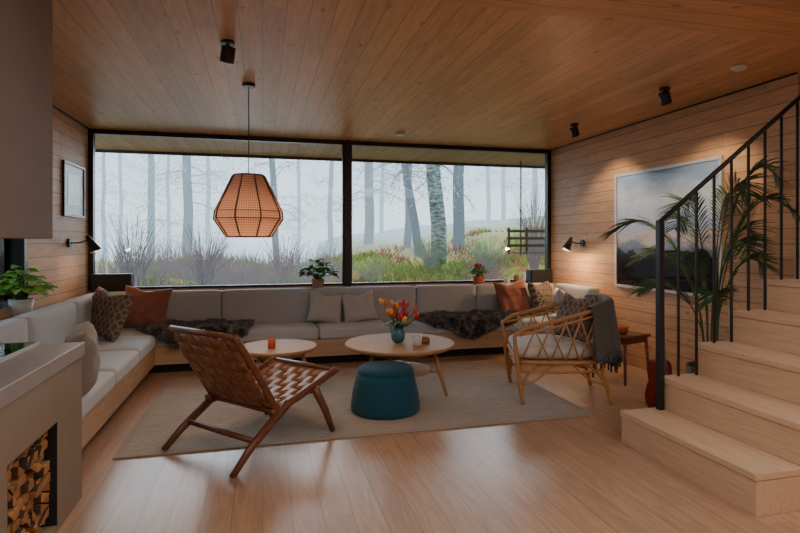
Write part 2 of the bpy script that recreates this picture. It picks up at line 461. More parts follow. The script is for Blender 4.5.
finish(hood, "chimney_hood", M_hood, label="tall dark brown-grey chimney hood above the fireplace", category="fireplace hood", bevel=.005)
bm = bm_new(); box(bm, -1.8, -1.16, 2.80, 3.26, .846, .862)
tr = thing("cooktop", "black glass cooktop with pale metal rim on the concrete counter", "cooktop")
finish(bm, "glass_top", M_gblack, tr, bevel=.003)
bm = bm_new(); box(bm, -1.81, -1.8, 2.79, 3.27, .846, .864); box(bm, -1.16, -1.152, 2.79, 3.27, .846, .864); box(bm, -1.8, -1.16, 2.79, 2.80, .846, .864); box(bm, -1.8, -1.16, 3.26, 3.27, .846, .864)
finish(bm, "metal_rim", M_alu, tr)
def endwood():
    m, nt, b = newmat("split_firewood"); q = NB(nt)
    tc = q.n("ShaderNodeTexCoord"); sp = q.n("ShaderNodeSeparateXYZ"); q.l(tc.outputs["Object"], sp.inputs[0])
    oi = q.n("ShaderNodeObjectInfo")
    rr = q.math('SQRT', q.math('ADD', q.math('POWER', q.math('ADD', sp.outputs[1], .03), 2), q.math('POWER', q.math('ADD', sp.outputs[2], .03), 2)))
    rg = q.math('SINE', q.math('MULTIPLY', rr, 900))
    n = q.noise(tc.outputs["Object"], 40, 4)
    c = q.mix(n, srgb(230, 180, 118), srgb(176, 120, 72)); c = q.mix(q.math('MULTIPLY', q.math('ADD', rg, 1), .14), c, srgb(120, 76, 42))
    c = q.mix(q.math('MULTIPLY', oi.outputs["Random"], .7), c, srgb(130, 84, 48))
    q.l(c, b.inputs["Base Color"]); b.inputs["Roughness"].default_value = .9; return m
M_log = endwood(); M_bark = plain("birch_bark", srgb(80, 62, 50), .95, 0, 25, .4, .5)
RL = random.Random(21)
rows = 9; pz = (NZ1-NZ0-.014)/rows
def logpiece(pts):
    cy = sum(p[0] for p in pts)/len(pts); cz = sum(p[1] for p in pts)/len(pts)
    bm = bm_new(); Lx = .36; fr_, bk = [], []
    for (a, c) in pts:
        a2 = (a-cy)*.9; c2 = (c-cz)*.9
        fr_.append(bm.verts.new((Lx/2, a2, c2))); bk.append(bm.verts.new((-Lx/2, a2*.94, c2*.94)))
    bm.faces.new(fr_); bm.faces.new(bk[::-1]); bi = RL.randrange(len(pts))
    for i in range(len(pts)):
        f = bm.faces.new((fr_[i], bk[i], bk[(i+1) % len(pts)], fr_[(i+1) % len(pts)])); f.material_index = 1 if i in (bi, bi+1) else 0
    finish(bm, "firewood_log", [M_log, M_bark], loc=(fx-.014-Lx/2-RL.uniform(0, .045), cy, cz), label="pale split firewood wedge stacked in the fireplace niche", category="firewood", group="firewood stacked in the niche", bevel=.003, bseg=1)
for r in range(rows):
    z0 = NZ0+.003+pz*r; z1 = z0+pz
    ys = [N0+.008]
    while ys[-1] < N1-.10: ys.append(ys[-1]+RL.uniform(.05, .085))
    ys[-1] = N1-.008
    for a, b in zip(ys[:-1], ys[1:]):
        j = lambda s: RL.uniform(0, s)
        k = RL.random()
        if k < .25: logpiece([(a, z0), (b, z0), (b-j(.006), z1)]); logpiece([(a, z0+.006), (b-.01, z1), (a+j(.006), z1)])
        elif k < .5: logpiece([(a, z1), (b, z0), (a+j(.006), z0)]); logpiece([(a+.01, z1), (b-j(.006), z1), (b, z0+.006)])
        else: logpiece([(a+j(.01), z0), (b-j(.01), z0), (b, z0+pz*.6), (b-(b-a)*.25, z1), (a+(b-a)*.25, z1), (a, z0+pz*.6)])
# ------------------------------------------------------------ rug
bm = bm_new(); box(bm, -1.75, 1.75, -1.02, 1.02, 0, .012)
finish(bm, "rug", M_rug, loc=(.82, 4.82, .001), label="flat woven beige jute rug with darker border", category="rug", bevel=.004)
RZ = .0135
# ------------------------------------------------------------ coffee tables
def table(loc, r, h, rot, label, shelf):
    e = thing("coffee_table", label, "table", loc, rot)
    bm = bm_new(); lathe(bm, [(r-.022, h-.036), (r-.004, h-.026), (r, h-.010), (r-.004, h)], 56)
    finish(bm, "table_top", M_tabl, e)
    bm = bm_new(); lathe(bm, [(r*.66, h-.085), (r*.66, h-.036)], 40); 
    finish(bm, "apron", M_tabl, e)
    for k in range(3):
        a = k*2*pi/3
        bm = bm_new(); c, s = math.cos(a), math.sin(a)
        tube(bm, [(c*r*.88, s*r*.88, 0), (c*r*.62, s*r*.62, h-.04)], [.014, .022], 12)
        finish(bm, "leg", M_tabl, e)
    if shelf:
        bm = bm_new(); lathe(bm, [(r*.56, .2), (r*.57, .21), (r*.56, .22)], 40)
        for k in range(3):
            a = k*2*pi/3; c, s = math.cos(a), math.sin(a)
            tube(bm, [(c*r*.45, s*r*.45, .21), (c*r*.75, s*r*.75, .21)], .009, 8)
        finish(bm, "lower_shelf", M_tabl, e)
    return e
table((1.22, 4.80, RZ), .5, .46, -.54, "large round pale oak coffee table with lower shelf", True)
table((.14, 5.05, RZ), .35, .43, -.3, "small round pale oak coffee table with splayed legs", False)
for i, (dx, dy, rz, c) in enumerate(((0, 0, .2, (196, 190, 182)), (.02, .01, -.15, (150, 116, 90)), (-.01, 0, .4, (206, 200, 192)))):
    bm = bm_new(); box(bm, -.12, .12, -.09, .09, 0, .011)
    finish(bm, "magazine", plain("magazine_cover_%s" % "abc"[i], srgb(*c), .4, 0, 8, .3, 0), loc=(1.20+dx, 4.84+dy, RZ+.2215+i*.0122), rot=(0, 0, rz), label=["white magazine on the table shelf", "tan covered magazine in the stack", "pale magazine on top of the stack"][i], category="magazine", group="magazines under the coffee table")
TZ = RZ+.461
def vase_flowers(loc):
    e = thing("tulip_vase", "teal ceramic vase with red and yellow tulips on coffee table", "flower vase", loc)
    bm = bm_new(); lathe(bm, [(.035, 0), (.055, .02), (.066, .06), (.06, .1), (.04, .135), (.045, .15), (.04, .15), (.035, .13), (.03, .05)], 28)
    finish(bm, "vase", M_vase, e)
    bs = bm_new(); bl = bm_new(); heads = []
    for k in range(24):
        a = k*2.4; rr = R.uniform(.03, .17); h = R.uniform(.21, .36)
        tip = Vector((math.cos(a)*rr, math.sin(a)*rr, h))
        tube(bs, catmull([(0, 0, .1), (tip.x*.4, tip.y*.4, h*.65), tip], 4), .003, 6); heads.append(tip)
        for q in range(2):
            leaf(bl, (tip.x*.2, tip.y*.2, .13), (math.cos(a+1+q*2)*.9, math.sin(a+1+q*2)*.9, 1), R.uniform(.13, .22), .045, .6)
    finish(bs, "stems", M_stem, e); finish(bl, "leaves", M_leaf, e)
    cols = [(196, 36, 36), (216, 80, 60), (230, 180, 76), (186, 46, 84), (224, 110, 56)]
    mats = [plain("tulip_petal_%s" % "abcde"[i], srgb(*c), .5, 0, 20, .15, 0) for i, c in enumerate(cols)]
    for i, t in enumerate(heads):
        bm = bm_new(); lathe(bm, [(.004, -.012), (.019, .0), (.023, .018), (.018, .036), (.008, .05)], 10)
        finish(bm, "tulip", mats[i % 5], e, loc=t, rot=(-t.y*3, t.x*3, 0))
vase_flowers((1.2, 4.78, TZ))
bm = bm_new(); lathe(bm, [(.035, 0), (.04, .005), (.042, .09), (.038, .09), (.034, .01)], 24)
finish(bm, "candle_holder", M_wpot, loc=(1.33, 4.60, TZ), label="pale blue-white ceramic candle holder on the coffee table", category="candle holder")
bm = bm_new(); lathe(bm, [(.04, 0), (.048, .005), (.05, .05), (.045, .05), (.04, .008)], 24)
finish(bm, "small_bowl", M_amber, loc=(1.42, 4.68, TZ), label="small amber bowl on the coffee table", category="bowl")
bm = bm_new(); lathe(bm, [(.03, 0), (.034, .004), (.036, .085), (.033, .085), (.03, .008)], 24)
finish(bm, "mug", M_terra, loc=(.08, 4.95, RZ+.431), label="rust coloured tumbler on the small coffee table", category="cup")
# ------------------------------------------------------------ pouf
e = thing("pouf", "petrol blue velvet pouf flaring toward the floor", "pouf", (.98, 4.33, RZ), .4)
bm = bm_new()
lathe(bm, [(.262, 0), (.283, .015), (.286, .05), (.270, .16), (.246, .26), (.232, .32)], 48)
finish(bm, "side_panel", M_teal, e)
bm = bm_new()
lathe(bm, [(.232, .32), (.226, .342), (.205, .358), (.13, .372), (.04, .377), (.004, .377)], 48)
finish(bm, "top_cushion", M_teal, e)
bm = bm_new(); tube(bm, [(.2315*math.cos(2*pi*k/40), .2315*math.sin(2*pi*k/40), .321) for k in range(40)], .003, 6, True)
for k in range(6):
    a = k*pi/3; tube(bm, [(r*math.cos(a), r*math.sin(a), z) for r, z in ((.284, .02), (.287, .05), (.271, .16), (.247, .26), (.233, .32))], .0025, 5)
finish(bm, "seam_piping", M_teal, e)

# ------------------------------------------------------------ woven leather lounge chair
def woven(O, nu, nv, e=.007, wr=.94):
    bm = bm_new()
    def ribbon(fn, n, half):
        prev = None
        for k in range(n+1):
            a, b = fn(k, -half), fn(k, half)
            va, vb = bm.verts.new(a), bm.verts.new(b)
            if prev: 
                f = bm.faces.new((prev[0], va, vb, prev[1])); f.smooth = True
            prev = (va, vb)
    sub = 6
    sq = lambda x: math.copysign(abs(x)**.7, x)
    # over/under offset: +1 where the lengthwise strap lies on top at crossing (i, j)
    for i in range(nv):
        vc = (i+.5)/nv
        def fn(k, s, vc=vc, i=i):
            u = k/(nu*sub); ph = u*nu
            off = e*sq(math.cos(pi*(ph-.5)+pi*i))
            p, nrm = O(u, vc+s/nv); return p+nrm*off
        ribbon(fn, nu*sub, wr/2)
    for j in range(nu):
        uc = (j+.5)/nu
        def fn(k, s, uc=uc, j=j):
            v = k/(nv*sub); ph = v*nv
            off = -e*sq(math.cos(pi*(ph-.5)+pi*j))
            p, nrm = O(uc+s/nu, v); return p+nrm*off
        ribbon(fn, nv*sub, wr/2)
    return bm
ch = thing("lounge_chair", "lounge chair with woven brown leather straps and dark teak frame", "chair", (-.405, 3.595, 0), math.atan2(.667, .744))
hw = .325
def seatO(u, v):
    a = Vector((.36, 0, .30)); b = Vector((.94, 0, .44)); p = a.lerp(b, u)
    p.y = (v*2-1)*(hw-.01); p.z -= .03*math.sin(pi*u)+.012*(1-(2*v-1)**2); return p, Vector((-.235, 0, .97))
def backO(u, v):
    a = Vector((.37, 0, .30)); b = Vector((.05, 0, .80)); p = a.lerp(b, u)
    p.y = (v*2-1)*(hw-.01); p.x -= .03*math.sin(pi*u)+.015*(1-(2*v-1)**2); return p, Vector((.84, 0, .54))
finish(woven(seatO, 7, 8), "woven_seat", M_leather, ch, solid=.005)
finish(woven(backO, 7, 8), "woven_backrest", M_leather, ch, solid=.005)
for s in (-1, 1):
    y = s*hw
    def beam(pts, w, h, name):
        bm = bm_new(); tube(bm, pts, w, 10, flat=h); return finish(bm, name, M_teak, ch)
    beam(catmull([(.40, y, .26), (.36, y, .32), (.2, y, .585), (.035, y, .83)], 5), [.028, .023], .75, "back_post")
    beam(catmull([(.32, y, .285), (.6, y, .345), (.97, y, .45)], 5), [.026, .026], .75, "seat_rail")
    beam([(-.0, y*1.06, RZ if s > 0 else .0), (.14, y*1.05, .125), (.46, y*1.03, .325)], [.021, .027, .033], .8, "rear_leg")
    beam([(.905, y*1.06, RZ), (.83, y*1.05, .18), (.72, y*1.03, .375)], [.021, .027, .033], .8, "front_leg")
for pts, nm in (([(.185, -hw*1.03, .155), (.185, hw*1.03, .155)], "stretcher"), ([(.96, -hw, .445), (.96, hw, .445)], "front_rail"), ([(.37, -hw, .285), (.37, hw, .285)], "rear_rail"), ([(.04, -hw, .82), (.04, hw, .82)], "top_rail")):
    bm = bm_new(); tube(bm, pts, .019, 10); finish(bm, nm, M_teak, ch)

# ------------------------------------------------------------ rattan armchair
fdir = math.atan2(.30, -.95); RS = 1.10; RCX, RCY = 2.60, 4.42
rc = thing("rattan_armchair", "curved rattan armchair with lattice sides and white seat cushion", "chair", (RCX, RCY, 0), fdir)
rc.scale = (RS, RS, RS*.98)
def U(t, z0, z1, k=1.):
    a = abs(t); s = 1 if t >= 0 else -1
    if a > .45:
        q = (a-.45)/.55; x = -.12+q*.48; y = .345+.0*q+.015*math.sin(pi*q)
        zz = z1+(z0-z1)*min(1, .35+q*.65)
    else:
        an = a/.45*pi/2; x = -.12-.27*math.cos(an); y = .345*math.sin(an); zz = z1+(z0-z1)*.35*(a/.45)**2
    return Vector((x*k, s*y*k, zz))
bm = bm_new()
n = 40
rail = [U(-1+2*i/n, .60, .80) for i in range(n+1)]
fl = [Vector((.33, -.325, RZ)), Vector((.36, -.34, .2)), Vector((.385, -.345, .42)), Vector((.40, -.345, .55))]
fr2 = [Vector((p.x, -p.y, p.z)) for p in fl]
tube(bm, catmull(fl, 4)+rail[1:-1]+catmull(fr2[::-1], 4), .016, 10)
rail2 = [U(-1+2*i/n, .555, .755) for i in range(n+1)]
tube(bm, rail2, .009, 8)
for i in range(60):
    t = -1+2*i/59
    if abs(t) < .5: continue
    c = U(t, .60, .80); tn = (U(min(1, t+.02), .6, .8)-U(max(-1, t-.02), .6, .8)).normalized()
    a1 = tn.cross(Vector((0, 0, 1))).normalized(); a2 = tn.cross(a1)
    tube(bm, [c+a1*.018*math.cos(2*pi*k/8)+a2*.018*math.sin(2*pi*k/8) for k in range(8)], .003, 4, True)
finish(bm, "arm_and_back_rail", M_rattan, rc)
bm = bm_new()
for z, rr_, k in ((.345, .015, .97), (.27, .012, .94)):
    ring = [U(-1+2*i/n, z, z, k) for i in range(n+1)]
    tube(bm, ring+[Vector((.365*k, 0, z))], rr_, 8, True)
for i in range(16):
    y = -.32+.64*i/15; xb_ = -.12-.25*math.sqrt(max(0, 1-(y/.345)**2))
    tube(bm, [(xb_, y, .345), (.34, y, .345)], .006, 6)
for i in range(5): tube(bm, [(.345, -.33, .285+i*.012), (.35, 0, .285+i*.012), (.345, .33, .285+i*.012)], .006, 6)
finish(bm, "seat_frame", M_rattan, rc)
bm = bm_new(); nl = 15
for i in range(nl+1):
    for sgn in (1, -1):
        t0 = -1+2*i/nl; t1 = t0+sgn*2.2/nl
        if abs(t1) > 1.001: continue
        tube(bm, [U(t0, .35, .35, .97), (U(t0, .35, .35, .97)+U(t1, .59, .79))/2, U(t1, .59, .79)], .0065, 6)
finish(bm, "lattice", M_rattan, rc)
for s in (-1, 1):
    for nm, pts in (("rear_leg", [(-.36, s*.29, RZ*.9), (-.31, s*.26, .2), (-.29, s*.24, .36), (-.335, s*.19, .6), (-.355, s*.16, .74)]),):
        bm = bm_new(); tube(bm, catmull(pts, 5), .016, 10); finish(bm, nm, M_rattan, rc)
    bm = bm_new()
    tube(bm, catmull([(.335, s*.325, .08), (.31, s*.325, .22), (.2, s*.325, .32), (.0, s*.325, .335), (-.18, s*.315, .31), (-.29, s*.28, .2), (-.345, s*.285, .08)], 5), .010, 8)
    tube(bm, catmull([(.34, s*.325, .16), (.22, s*.325, .21), (.1, s*.325, .325)], 6), .008, 8)
    tube(bm, catmull([(-.31, s*.27, .16), (-.18, s*.305, .21), (-.05, s*.325, .325)], 6), .008, 8)
    finish(bm, "arched_brace", M_rattan, rc)
bm = bm_new()
tube(bm, catmull([(.345, -.32, .08), (.35, -.28, .22), (.35, -.15, .3), (.35, 0, .31), (.35, .15, .3), (.35, .28, .22), (.345, .32, .08)], 5), .010, 8)
finish(bm, "front_brace", M_rattan, rc)
bm = bm_new()
pts2 = [(.33, -.3), (.36, -.2), (.365, 0), (.36, .2), (.33, .3), (.1, .315), (-.1, .305), (-.24, .22), (-.31, .0), (-.24, -.22), (-.1, -.305), (.1, -.315)]
cc = catmull([(a, b, 0) for a, b in pts2], 4, True)
rings = []
for (sc, z) in ((.9, .362), (.98, .375), (1, .41), (.98, .445), (.9, .462), (.6, .472), (.2, .475)):
    rings.append([bm.verts.new((p.x*sc, p.y*sc, z)) for p in cc])
for a, b in zip(rings[:-1], rings[1:]):
    for k in range(len(cc)):
        f = bm.faces.new((a[k], a[(k+1) % len(cc)], b[(k+1) % len(cc)], b[k])); f.smooth = True
bm.faces.new(rings[0][::-1]); bm.faces.new(rings[-1])
finish(bm, "seat_cushion", M_white, rc)
rcM = Matrix.Translation((RCX, RCY, 0)) @ Euler((0, 0, fdir)).to_matrix().to_4x4() @ Matrix.Diagonal((RS, RS, RS*.98, 1))
p = rcM @ Vector((-.14, .05, .665)); pillow(p, .46, .42, .14, fdir+pi/2+.45, -.3, M_kil, "brown patterned pillow leaning in the rattan armchair", 3)
bm = bm_new(); nn = 26; mm = 22; G = []
for i in range(nn+1):
    t = -.22+.62*i/nn
    c = U(t, .60, .80); out = Vector((c.x+.05, c.y, 0)).normalized(); row = []
    for j in range(mm+1):
        q = j/mm; fold = .016*math.sin(i*1.15+q*1.5)*(q*1.2+.2)
        if q < .2: w = (.2-q)/.2; pz_ = c.z+.026-.16*w; of = -.036
        elif q < .3: w = (q-.2)/.1; an = pi*(1-w); of = .036*math.cos(an); pz_ = c.z+.026+.012*math.sin(an)
        else: w = (q-.3)/.7; pz_ = c.z+.026-(.46+.12*math.sin(i*.22))*w-.03*w*math.sin(i*.35); of = .036+.05*w+abs(fold)
        row.append(bm.verts.new((c.x+out.x*of, c.y+out.y*of, pz_)))
    G.append(row)
for i in range(nn):
    for j in range(mm):
        f = bm.faces.new((G[i][j], G[i+1][j], G[i+1][j+1], G[i][j+1])); f.smooth = True
for i in range(0, nn+1):
    v = G[i][mm].co
    for q in range(2):
        a = v+Vector((R.uniform(-.006, .006), R.uniform(-.006, .006), 0)); tube(bm, [a, a+Vector((0, 0, -.05))], .0022, 4)
thr = finish(bm, "throw_blanket", M_throw, solid=.008, label="charcoal wool throw with fringe draped over the rattan chair", category="blanket")
thr.matrix_world = rcM

# ------------------------------------------------------------ pillows on sofa
pillow((-1.50, 5.92, .675), .56, .50, .18, -.72, -.32, M_kil, "brown patterned kilim pillow in the sofa corner", 1, .1)
pillow((-1.24, 6.42, .665), .50, .48, .17, -.12, -.28, M_rust, "rust coloured pillow on the sofa corner", 2, .08)
pillow((-1.13, 3.86, .64), .44, .44, .18, -1.30, -.14, M_beige, "beige grey linen pillow at the sofa end", 5, .05)
pillow((.73, 6.45, .605), .42, .38, .15, .1, -.36, M_lgrey, "light grey pillow on the sofa before the window", 6, .18)
pillow((1.13, 6.46, .60), .42, .38, .15, -.1, -.36, M_lgrey, "light grey pillow beside its twin on the sofa", 7, -.14)
pillow((3.16, 6.46, .655), .48, .46, .16, .05, -.25, M_rust, "rust coloured pillow at the sofa corner", 8, -.1)
pillow((3.56, 6.42, .66), .46, .44, .15, .5, -.3, M_kil2, "dark patterned pillow in the sofa corner", 9, .05)
pillow((3.62, 6.0, .63), .42, .40, .14, 1.25, -.35, M_lgrey, "pale grey pillow on the short sofa return", 10, .1)

# ------------------------------------------------------------ sheepskins
def fur(loc, L, W, label, seed, drape):
    rr = random.Random(seed); bm = bm_new(); n = 30; m = 16
    def P(u, v):
        x = u*L/2; wy = W/2*(1-abs(u)**3.2)**.45*(1+.14*math.sin(u*5+seed)) 
        y = v*wy; z = .022+.014*math.sin(u*7+seed)*math.cos(v*4)
        if y < -drape: ex = -drape-y; y = -drape-.045*min(1, ex/.04); z -= max(0, ex-.02)
        return Vector((x, y, z))
    g = [[bm.verts.new(P(-.985+1.97*i/n, -1+2*j/m)) for j in range(m+1)] for i in range(n+1)]
    for i in range(n):
        for j in range(m):
            f = bm.faces.new((g[i][j], g[i+1][j], g[i+1][j+1], g[i][j+1])); f.smooth = True
    for k in range(20000):
        u = rr.uniform(-.98, .98); v = rr.uniform(-1, 1); p = P(u, v)
        nrm = Vector((0, -1, .5)).normalized() if p.y < -drape-.03 else Vector((0, 0, 1))
        cl = mnoise.noise(Vector((p.x*9+seed, p.y*9, p.z*9))); c2 = mnoise.noise(Vector((p.x*9, p.y*9+7, seed)))
        d = (nrm*.8+Vector((cl*2.2+rr.uniform(-.3, .3), c2*2.2+rr.uniform(-.3, .3)-.2, rr.uniform(-.2, .2)))).normalized()
        ln = rr.uniform(.045, .085); sdv = d.cross(Vector((rr.uniform(-1, 1), rr.uniform(-1, 1), rr.uniform(-1, 1)))).normalized()*.0035
        a = bm.verts.new(p-sdv); b = bm.verts.new(p+sdv); md = p+d*ln*.6; c = bm.verts.new(md+sdv*.6); e_ = bm.verts.new(p+d*ln+Vector((0, 0, -.018)))
        bm.faces.new((a, b, c)); bm.faces.new((a, c, e_))
    return finish(bm, "sheepskin", M_fur, loc=loc, label=label, category="sheepskin")
fur((-.68, 6.28, .432), 1.15, .66, "dark grey shaggy sheepskin spread on the sofa seat", 3, .18)
fur((2.45, 6.28, .432), 1.3, .74, "dark grey shaggy sheepskin draped over the sofa edge", 8, .18)

# ------------------------------------------------------------ ledge objects
LZ = .801
def speaker(loc, w, d, h, label):
    e = thing("speaker", label, "speaker", loc)
    bm = bm_new(); box(bm, -w/2, w/2, -d/2+.012, d/2, 0, h); finish(bm, "cabinet", M_spk, e, bevel=.012, bseg=3)
    bm = bm_new(); box(bm, -w/2+.012, w/2-.012, -d/2, -d/2+.012, .012, h-.012); finish(bm, "grille", plain("speaker_cloth", (.02, .02, .021), .9, 0, 300, .5, .5), e)
speaker((-1.68, 6.88, LZ), .42, .16, .22, "black box speaker on the window ledge")
speaker((3.78, 6.88, LZ), .34, .16, .20, "small black speaker on the ledge corner")
def potplant(loc, pr, ph, mat, nleaf, spread, hgt, label, lm, lsize, seed, cat="plant", blooms=0):
    global R
    R = random.Random(seed)
    e = thing("potted_plant", label, cat, loc)
    bm = bm_new(); lathe(bm, [(pr*.75, 0), (pr*.8, .005), (pr, ph), (pr*.92, ph), (pr*.88, ph*.85)], 28); finish(bm, "pot", mat, e)
    bm = bm_new(); lathe(bm, [(pr*.86, ph*.8), (pr*.86, ph*.88), (.004, ph*.9)], 20); finish(bm, "soil", M_soil, e)
    bl = bm_new(); bs = bm_new(); fb = bm_new()
    for k in range(nleaf):
        a = k*2.399+R.uniform(-.3, .3); q = math.sqrt((k+.5)/nleaf); rr = spread*q*R.uniform(.6, 1.05)
        h = ph+hgt*(1-q*.75)*R.uniform(.55, 1.1)
        tip = Vector((math.cos(a)*rr, math.sin(a)*rr*.6, h))
        tube(bs, catmull([(math.cos(a)*pr*.3, math.sin(a)*pr*.3, ph*.85), (tip.x*.45, tip.y*.45, ph+(h-ph)*.8), tip], 3), .002, 4)
        d = Vector((math.cos(a), math.sin(a)*.6, R.uniform(-.3, .6)))
        leaf(bl, tip, d, lsize*R.uniform(.7, 1.15), lsize*.75, .35)
        if k < blooms: 
            bmesh.ops.create_icosphere(fb, subdivisions=1, radius=.016, matrix=Matrix.Translation(tip+Vector((0, -.01, .035))))
    finish(bs, "stems", M_stem, e); finish(bl, "foliage", lm, e)
    if blooms: finish(fb, "blossoms", plain("red_blossom", srgb(190, 50, 40), .6), e)
    else: fb.free()
    return e
potplant((.68, 6.88, LZ), .085, .12, M_pinkpot, 85, .25, .27, "leafy green plant in dusty pink pot on the window ledge", M_leaf, .10, 1)
potplant((2.86, 6.88, LZ), .085, .12, M_terra, 70, .14, .17, "small red-flowering plant in orange pot on the ledge", M_leafl, .07, 2, blooms=18)
potplant((-1.885, 4.98, .802), .09, .13, M_wpot, 95, .24, .26, "bright green broad-leaf plant in pale pot on side ledge", plain("leaf_bright_green", srgb(134, 190, 78), .5, 0, 8, .25, .03), .10, 3)
for (x, m_, r, h, lb) in ((3.28, M_wpot, .04, .1, "white mug on the window ledge"), (3.42, M_amber, .035, .13, "amber glass jar on the window ledge"), (3.53, M_alu, .03, .16, "pale bottle on the window ledge")):
    bm = bm_new(); lathe(bm, [(r*.9, 0), (r, .005), (r, h*.8), (r*.8, h), (r*.7, h), (r*.8, h*.75)], 20)
    finish(bm, "jar" if r < .04 else "mug", m_, loc=(x, 6.87, LZ), label=lb, category="jar" if r < .04 else "mug")

# ------------------------------------------------------------ palm
def palm(loc):
    rr = random.Random(12)
    e = thing("potted_palm", "tall kentia palm with long arching fronds in a dark planter", "plant", loc)
    bm = bm_new(); lathe(bm, [(.15, 0), (.155, .01), (.19, .34), (.175, .34), (.17, .28)], 28); finish(bm, "planter", M_bpot, e)
    bm = bm_new(); lathe(bm, [(.165, .26), (.168, .29), (.004, .3)], 20); finish(bm, "soil", M_soil, e)
    bs = bm_new(); bl = bm_new()
    specs = [(2.75, .70, 1.26), (2.2, .5, 1.0), (3.6, .56, 1.0), (4.4, .5, 1.1), (5.2, .5, 1.42), (-.9, .44, 1.68), (3.3, .34, 1.42), (1.4, .45, 1.3), (4.0, .42, .7), (.2, .28, 1.5), (2.9, .5, .74), (5.6, .42, .95),
             (-.5, .32, 1.2), (4.7, .34, 1.55)]
    for (az, reach, top) in specs:
        ca, sa = math.cos(az), math.sin(az)
        if ca > .1: reach = min(reach, .27/ca)
        base = Vector((ca*.04, sa*.04, .28)); 
        pts = catmull([base, (ca*reach*.16, sa*reach*.16, .28+top*.5), (ca*reach*.45, sa*reach*.45, .28+top*.88), (ca*reach*.8, sa*reach*.8, .28+top*1.02), (ca*reach*1.15, sa*reach*1.15, .28+top*.95)], 7)
        tube(bs, pts, [.008, .002], 5)
        n = len(pts)
        for i in range(int(n*.42), n):
            t = (i-n*.42)/(n*.58); d = (pts[min(i+1, n-1)]-pts[i-1]).normalized()
            side = d.cross(Vector((0, 0, 1))).normalized()
            L = .27*math.sin(pi*(.2+.7*t))**.8
            for s in (-1, 1):
                for h in (0, .5):
                    p0 = pts[i].lerp(pts[max(i-1, 0)], h)
                    dd = (d*.9+side*s*.75+Vector((0, 0, .2+rr.uniform(-.15, .15)))).normalized()
                    sd = dd.cross(Vector((0, 0, 1))).normalized()*.5+Vector((0, 0, .5)); prev = None
                    for q in range(5):
                        w = q/4; pp = p0+dd*L*w-Vector((0, 0, 1))*L*.28*w*w
                        if loc[0]+pp.x > XR-.045: pp.x = XR-.045-loc[0]
                        wd = .0078*(math.sin(pi*min(1, w*.9+.1))**.6) if q < 4 else .0008
                        a = bl.verts.new(pp-sd*wd); b = bl.verts.new(pp+sd*wd)
                        if prev:
                            f = bl.faces.new((prev[0], a, b, prev[1])); f.smooth = True
                        prev = (a, b)
    finish(bs, "frond_stems", M_stem, e); finish(bl, "foliage", M_palm, e)
palm((3.68, 3.78, 0))

# ------------------------------------------------------------ side stool + guitar
e = thing("side_table", "small reddish wood side table behind the armchair", "table", (3.52, 4.75, 0), .3)
bm = bm_new(); box(bm, -.2, .2, -.2, .2, .44, .47); finish(bm, "table_top", M_stool, e, bevel=.006)
bm = bm_new(); 
for s in (-1, 1): box(bm, -.17, .17, s*.17-.01, s*.17+.01, .39, .44); box(bm, s*.17-.01, s*.17+.01, -.16, .16, .39, .44)
finish(bm, "apron", M_stool, e)
for sx in (-1, 1):
    for sy in (-1, 1):
        bm = bm_new(); tube(bm, [(sx*.19, sy*.19, 0), (sx*.165, sy*.165, .44)], [.012, .018], 10); finish(bm, "leg", M_stool, e)
bm = bm_new(); lathe(bm, [(.05, 0), (.07, .01), (.075, .07), (.06, .075), (.055, .02)], 24)
finish(bm, "bowl", M_terra, loc=(3.50, 4.73, .471), label="terracotta bowl on the small side table", category="bowl")
def guitar(loc, rz, tilt, sc):
    e = thing("acoustic_guitar", "reddish mahogany acoustic guitar leaning upright on the floor", "guitar", loc)
    e.rotation_euler = (Euler((0, 0, rz)).to_matrix() @ Euler((tilt, 0, 0)).to_matrix() @ Euler((0, .12, 0)).to_matrix()).to_euler(); e.scale = (sc*.9, sc, sc)
    out = catmull([(0, 0, 0), (.13, 0, .03), (.185, 0, .13), (.15, 0, .23), (.115, 0, .29), (.135, 0, .37), (.11, 0, .45), (.0, 0, .475), (-.11, 0, .45), (-.135, 0, .37), (-.115, 0, .29), (-.15, 0, .23), (-.185, 0, .13), (-.13, 0, .03)], 4, True)
    bm = bm_new(); a = [bm.verts.new((p.x, -.045, p.z)) for p in out]; b = [bm.verts.new((p.x, .045, p.z)) for p in out]
    bm.faces.new(a); bm.faces.new(b[::-1])
    for k in range(len(out)): bm.faces.new((a[k], b[k], b[(k+1) % len(out)], a[(k+1) % len(out)]))
    finish(bm, "body", M_guitar, e, bevel=.006)
    bm = bm_new(); lathe(bm, [(.048, 0), (.048, .002)], 24); finish(bm, "sound_hole", M_dark, e, loc=(0, -.0455, .31), rot=(pi/2, 0, 0))
    bm = bm_new(); box(bm, -.024, .024, -.062, -.045, .36, .93); finish(bm, "neck", M_gneck, e, bevel=.004)
    bm = bm_new(); box(bm, -.035, .035, -.06, -.042, .93, 1.07); finish(bm, "headstock", M_gneck, e, bevel=.004)
    bm = bm_new(); box(bm, -.07, .07, -.053, -.045, .13, .155); finish(bm, "bridge", M_gneck, e)
    bm = bm_new()
    for i in range(6): x = -.018+i*.0072; tube(bm, [(x, -.066, .145), (x, -.066, .94)], .0008, 4)
    finish(bm, "strings", M_alu, e)
    for i in range(6):
        s = 1 if i < 3 else -1; bm = bm_new(); tube(bm, [(s*.035, -.05, .955+(i % 3)*.04), (s*.055, -.05, .955+(i % 3)*.04)], .006, 8); finish(bm, "tuning_peg", M_alu, e)
guitar((3.12, 3.70, .02), .25, -.14, .88)

